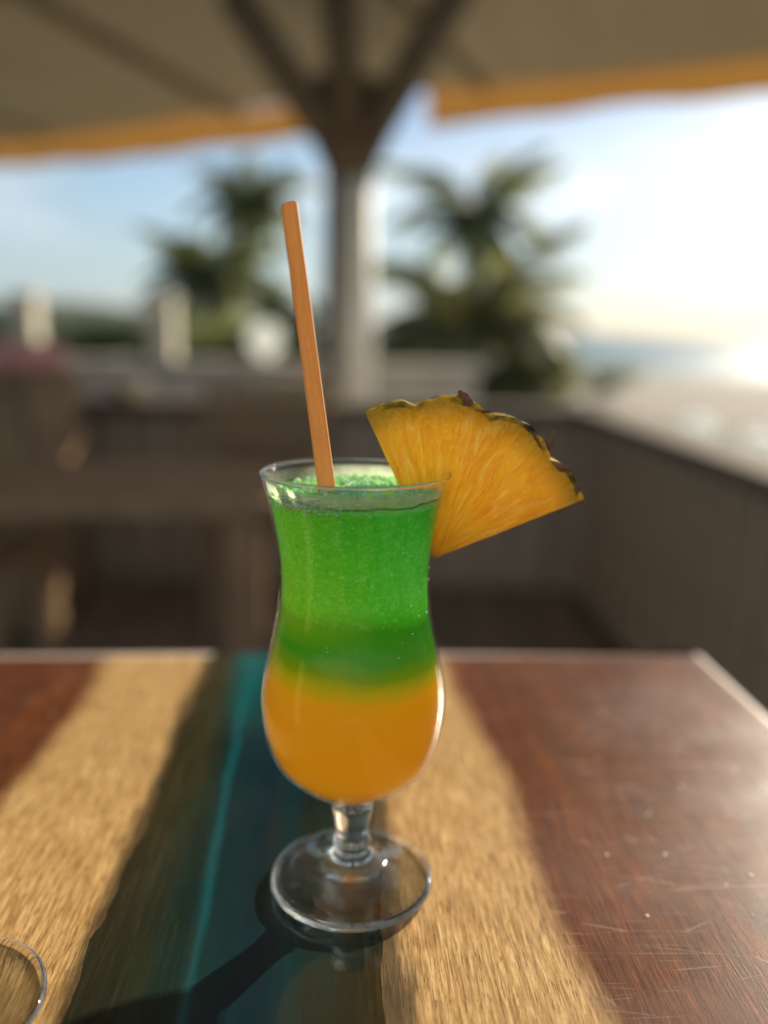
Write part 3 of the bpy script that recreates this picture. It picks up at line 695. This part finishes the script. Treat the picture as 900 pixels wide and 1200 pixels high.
# milky film above the liquid on the inside of the bowl, and bubbles behind the glass
t = NT('frosty_film'); v = t.obj(); X = t.n('SeparateXYZ', {0: v}).outputs
fz = t.noise(t.map((160, 160, 160)), 1, 4, .7)
al = t.math('MULTIPLY', t.math('MULTIPLY', t.mr(X[2], .1985, .1930, .16, .62), t.mr(X[2], .1895, .1915)), t.mr(fz, .25, .6, .55, 1.0))
ln_ = t.mr(t.math('ABSOLUTE', t.math('SUBTRACT', X[2], t.math('ADD', .1920, t.math('MULTIPLY', t.math('SUBTRACT', t.noise(t.map((55, 55, 55)), 1, 3, .5), .5), .006)))), .0002, .0006, .75, 0)
al = t.math('MAXIMUM', al, ln_)
milk = t.mixc(ln_, (.80, .90, .68), (.02, .22, .04))
fm = t.end(t.mixs(al, t.n('BsdfTransparent').outputs[0], t.mixs(.85, t.n('BsdfDiffuse', {'Color': milk}).outputs[0], t.n('BsdfTranslucent', {'Color': milk}).outputs[0])))
fb = [p for p in inset(outer, .00145) if LV - .005 < p[1] < .1985]
bm = bmesh.new(); lathe(bm, fb + [(p[0] - .00012, p[1]) for p in fb[::-1]], 160, close=True); mesh('frosty_film', bm, fm, drink, smooth=True)
bub = NT('bubble'); fr_ = bub.n('LayerWeight', {'Blend': .25}).outputs['Facing']
bubm = bub.end(bub.mixs(bub.math('ADD', bub.math('MULTIPLY', fr_, .8), .22), bub.mixs(.12, bub.n('BsdfTransparent', {'Color': C3(.92, 1, .88)}).outputs[0], bub.n('BsdfTranslucent', {'Color': C3(.9, 1, .8)}).outputs[0]), bub.n('BsdfGlossy', {'Color': C3(1, 1, .95), 'Roughness': .08}).outputs[0]))
bm = bmesh.new()
def r_in(z):
    for a, b in zip(outer, outer[1:]):
        if a[1] <= z <= b[1] and b[1] > a[1]: return a[0] + (b[0] - a[0]) * (z - a[1]) / (b[1] - a[1]) - .00145
    return .03
for i in range(330):
    if i < 250: a = rn.gauss(-pi / 2 - .60, .30); z = rn.gauss(LV - .0005, .0022); s_ = rn.uniform(.0003, .0014) * rn.random() ** .5
    else: a = rn.uniform(-pi, 0); z = rn.uniform(.125, LV); s_ = rn.uniform(.0002, .0006)
    z = min(z, .194); R = r_in(z) + .0003
    vs = bmesh.ops.create_icosphere(bm, subdivisions=2, radius=s_)['verts']
    for w_ in vs: w_.co += Vector((R * cos(a), R * sin(a), z))
tag(mesh('bubbles', bm, bubm, drink, smooth=True), kind='stuff')

# ---------------- stirrer: flat wooden stick
P0 = Vector((-.0228, .352, .936)); P1 = at(338.5, 237, .405)
d = (P1 - P0); Ls = d.length; ax = d.normalized()
t = NT('birch_stick'); v = t.obj()
g = t.noise(t.map((900, 900, 45)), 1, 4, .6); g2 = t.noise(v, 500, 5, .7)
cc = t.ramp(g, [(.3, (.56, .33, .11)), (.7, (.78, .50, .19))]); cc = t.mixc(t.mr(g2, .5, .75, 0, .35), cc, (.40, .19, .045))
stm = t.end(t.mixs(.45, t.pr(Base_Color=cc, Roughness=.6, Normal=t.bump(g2, .3, .0003)), t.n('BsdfTranslucent', {'Color': t.mixc(.5, cc, (1, .56, .14))}).outputs[0]))
bm = bmesh.new(); W = .0038; Tk = .0016; prof = []
prof = [(-W, 0), (W, 0), (W, Ls - .0022)] + [(W * cos(a) if False else (W - .0022) + .0022 * cos(a), Ls - .0022 + .0022 * sin(a)) for a in (.4, .8, 1.2, 1.57)] + [(-(W - .0022) - .0022 * cos(a), Ls - .0022 + .0022 * sin(a)) for a in (1.57, 1.2, .8, .4)] + [(-W, Ls - .0022)]
fr_v = [bm.verts.new((x, -Tk / 2, z)) for x, z in prof]; face = bm.faces.new(fr_v)
ex = bmesh.ops.extrude_face_region(bm, geom=[face]); bmesh.ops.translate(bm, vec=(0, Tk, 0), verts=[q for q in ex['geom'] if isinstance(q, bmesh.types.BMVert)])
bmesh.ops.recalc_face_normals(bm, faces=bm.faces)
bmesh.ops.bevel(bm, geom=[e for e in bm.edges if abs(e.verts[0].co.y - e.verts[1].co.y) < 1e-6], offset=.0003, segments=2, affect='EDGES')
st = mesh('stir_stick', bm, stm)
zax = ax; xax = Vector((1, -.30, 0)); xax = (xax - zax * xax.dot(zax)).normalized(); yax = zax.cross(xax)
st.matrix_world = Matrix.Translation(P0) @ Matrix((xax, yax, zax)).transposed().to_4x4()
tag(st, 'flat wooden stir stick leaning out of the green drink', 'stirrer')

# ---------------- pineapple wedge on the rim
PWY = GY + .0060
tipP = at(505.5, 651, PWY); R0 = .0712
A0, A1 = radians(22.5), radians(115.5)          # from the right arm to the left arm
wedge = empty('pineapple_wedge', tipP, radians(3), label='orange-yellow pineapple wedge with rind hooked on the rim of the glass', cat='fruit')
def rr_of(a):      # scalloped outer edge: five bulging eyes
    s_ = (a - A0) / (A1 - A0) * 3.35 + .30
    b = abs(sin(pi * s_)) ** .6
    return R0 * (.935 + .065 * b + .008 * noise.noise(Vector((a * 7, 2, 0))) + .02 * (s_ < .8) * 0)
TKN = .0115
def wedge_slab(bm, r0f, r1f, thick, na=90, nr=26, amp=.0004, sd=0):
    gf, gb = [], []
    for side, G in ((-1, gf), (1, gb)):
        for i in range(na + 1):
            a = A0 + (A1 - A0) * i / na; row = []
            for j in range(nr + 1):
                r0 = r0f(a); r = r0 + (r1f(a) - r0) * j / nr
                dy = amp * noise.noise(Vector((a * 28, r * 90, sd + side))) + amp * .6 * noise.noise(Vector((a * 70, r * 200, sd)))
                row.append(bm.verts.new((r * cos(a), side * (thick / 2) + dy, r * sin(a))))
            G.append(row)
    def quads(G, fl):
        for i in range(na):
            for j in range(nr):
                q = (G[i][j], G[i + 1][j], G[i + 1][j + 1], G[i][j + 1]); bm.faces.new(q if fl else q[::-1])
    quads(gf, True); quads(gb, False)
    for i in range(na):
        bm.faces.new((gf[i][0], gb[i][0], gb[i + 1][0], gf[i + 1][0])); bm.faces.new((gf[i][nr], gf[i + 1][nr], gb[i + 1][nr], gb[i][nr]))
    for j in range(nr):
        bm.faces.new((gf[0][j], gf[0][j + 1], gb[0][j + 1], gb[0][j])); bm.faces.new((gf[na][j], gb[na][j], gb[na][j + 1], gf[na][j + 1]))
    bmesh.ops.recalc_face_normals(bm, faces=bm.faces)
t = NT('pineapple_flesh'); v = t.obj(); X = t.n('SeparateXYZ', {0: v}).outputs
ang = t.math('ARCTAN2', X[2], X[0]); rad = t.math('SQRT', t.math('ADD', t.math('MULTIPLY', X[0], X[0]), t.math('MULTIPLY', X[2], X[2])))
pv = t.n('CombineXYZ', {0: t.math('MULTIPLY', ang, 9), 1: t.math('MULTIPLY', rad, 58), 2: t.math('MULTIPLY', X[1], 60)}).outputs[0]
f1 = t.noise(pv, 1.0, 4, .6, 1.6); f2 = t.noise(t.n('VectorMath', {0: pv, 1: (3, .9, 1)}, operation='MULTIPLY').outputs[0], 1, 4, .6, .5)
cc = t.ramp(f1, [(.22, (.72, .30, .010)), (.45, (.90, .47, .020)), (.62, (.96, .58, .035)), (.82, (1.0, .74, .12))])
cc = t.mixc(t.mr(f2, .56, .66, 0, .8), cc, (1.0, .84, .30)); cc = t.mixc(t.mr(f2, .40, .28, 0, .6), cc, (.62, .20, .005))
blot = t.noise(v, 55, 3, .5); cc = t.mixc(t.mr(blot, .5, .7, 0, .5), cc, (.98, .62, .05)); cc = t.mixc(t.mr(blot, .45, .3, 0, .4), cc, (.85, .36, .01))
cc = t.mixc(t.mr(t.math('ADD', rad, t.math('MULTIPLY', f1, .006)), .0620, .0700, 0, .75), cc, (.45, .31, .01))
hb = t.math('ADD', f1, t.math('MULTIPLY', f2, .7))
nb = t.bump(hb, .9, .0018)
flm = t.end(t.mixs(.55, t.n('BsdfPrincipled', {'Base Color': cc, 'Subsurface Weight': 1.0, 'Subsurface Radius': (1, .6, .15), 'Subsurface Scale': .0035, 'Roughness': .28, 'Normal': nb, 'Coat Weight': .8, 'Coat Roughness': .12, 'Coat Normal': nb}).outputs[0], t.n('BsdfTranslucent', {'Color': t.n('Gamma', {'Color': cc, 'Gamma': .66}).outputs[0], 'Normal': nb}).outputs[0]))
bm = bmesh.new(); wedge_slab(bm, lambda a: .0008, lambda a: rr_of(a) - .0016, TKN, amp=.0007); mesh('flesh', bm, flm, wedge, smooth=False)
t = NT('pineapple_rind'); v = t.obj(); f = t.noise(v, 75, 4, .6)
cc = t.ramp(f, [(.34, (.05, .035, .010)), (.43, (.26, .21, .02)), (.54, (.78, .55, .05))])
rdm = t.end(t.mixs(.55, t.pr(Base_Color=cc, Roughness=.35, Normal=t.bump(t.noise(v, 400, 5, .7), .8, .0008)), t.n('BsdfTranslucent', {'Color': cc}).outputs[0]))
bm = bmesh.new(); wedge_slab(bm, lambda a: rr_of(a) - .0016, lambda a: rr_of(a) + .0006 + .0010 * noise.noise(Vector((a * 16, 5, 1))), TKN + .0006, nr=4, amp=.0006, sd=4); mesh('rind', bm, rdm, wedge, smooth=False)
# dry brown bracts where the eyes meet
spm = simple('dry_bract', (.20, .085, .035), .28, .6, 260, .0004)
def bract(a, y, ln, w, tilt, side):
    bm = bmesh.new(); base = Vector((cos(a), 0, sin(a))) * (rr_of(a) - .0020); out = Vector((cos(a + tilt), side, sin(a + tilt))).normalized(); tg = Vector((-sin(a), 0, cos(a)))
    n = 6; rings = []
    for i in range(n + 1):
        s_ = i / n; ww = w * (1 - s_) ** .6 * (.75 + .7 * s_) * (1 + .25 * noise.noise(Vector((s_ * 5, a * 30, y * 900)))) + .0001; c = base + out * ln * s_ + tg * (.0012 * s_ * s_) + Vector((0, y, 0))
        rings.append([bm.verts.new(c + tg * ww), bm.verts.new(c + Vector((0, .0016 * (1 - s_) + .0001, 0))), bm.verts.new(c - tg * ww), bm.verts.new(c - Vector((0, .0014 * (1 - s_) + .0001, 0)))])
    for A_, B_ in zip(rings, rings[1:]):
        for k in range(4): bm.faces.new((A_[k], A_[(k + 1) % 4], B_[(k + 1) % 4], B_[k]))
    bm.faces.new(rings[0][::-1]); bm.faces.new(rings[-1]); bmesh.ops.recalc_face_normals(bm, faces=bm.faces)
    mesh('bract', bm, spm, wedge)
for a, y, ln, w, ti, sd_ in ((radians(79), -.0052, .0075, .0040, .5, -.25), (radians(83), -.0040, .0055, .0034, -.6, -.3), (radians(75), -.0060, .0060, .0030, -1.3, -.3), (radians(43), -.001, .0125, .0030, .40, 0), (radians(47), -.0050, .0080, .0040, 1.2, -.2), (radians(39), -.0056, .0085, .0038, -.9, -.2), (radians(51), -.0046, .0060, .0030, 1.5, 0), (radians(24.0), -.003, .0050, .0028, -.9, -.2), (radians(26), -.0056, .0044, .0024, .6, -.1), (radians(60), .003, .004, .003, .8, 0), (radians(104), -.003, .004, .0026, .7, -.1)):
    bract(a, y, ln, w, ti, sd_)

# ---------------- the second drink at the lower left corner
g2 = empty('flute_glass', (-.167, .281, TZ), 0, label='clear stemmed glass at the lower left corner, only its round foot showing', cat='glass')
bm = bmesh.new(); f2 = [(r * .985, z) for r, z in fp]; f2 = [(r, z) for r, z in f2]
lathe(bm, f2, 96); mesh('stem_and_foot', bm, solid, g2, smooth=True)
po2 = catmull([(.0095, .0425), (.0115, .047), (.0145, .056), (.0168, .072), (.0180, .092), (.0190, .115), (.0200, .140), (.0205, .160)], 5)
pi2 = [p for p in inset(po2, .0012) if p[1] > .048]
bm = bmesh.new(); lathe(bm, [(0, .0425)] + po2 + [(.0204, .1606)] + pi2[::-1] + [(0, .0475)], 96); mesh('bowl', bm, thin, g2, smooth=True)
t = NT('pale_yellow_drink'); pym = t.end(t.n('BsdfPrincipled', {'Base Color': C3(.80, .68, .28), 'Subsurface Weight': 1.0, 'Subsurface Scale': .01, 'Roughness': .3}).outputs[0])
b2 = [p for p in inset(po2, .0014) if .049 < p[1] < .125]
bm = bmesh.new(); lathe(bm, [(0, .0477)] + b2 + [(0, b2[-1][1])], 96)
o = mesh('yellow_drink', bm, pym, smooth=True); o.location = (-.167, .281, TZ); tag(o, 'pale yellow drink filling the stemmed glass at the lower left corner', 'drink')
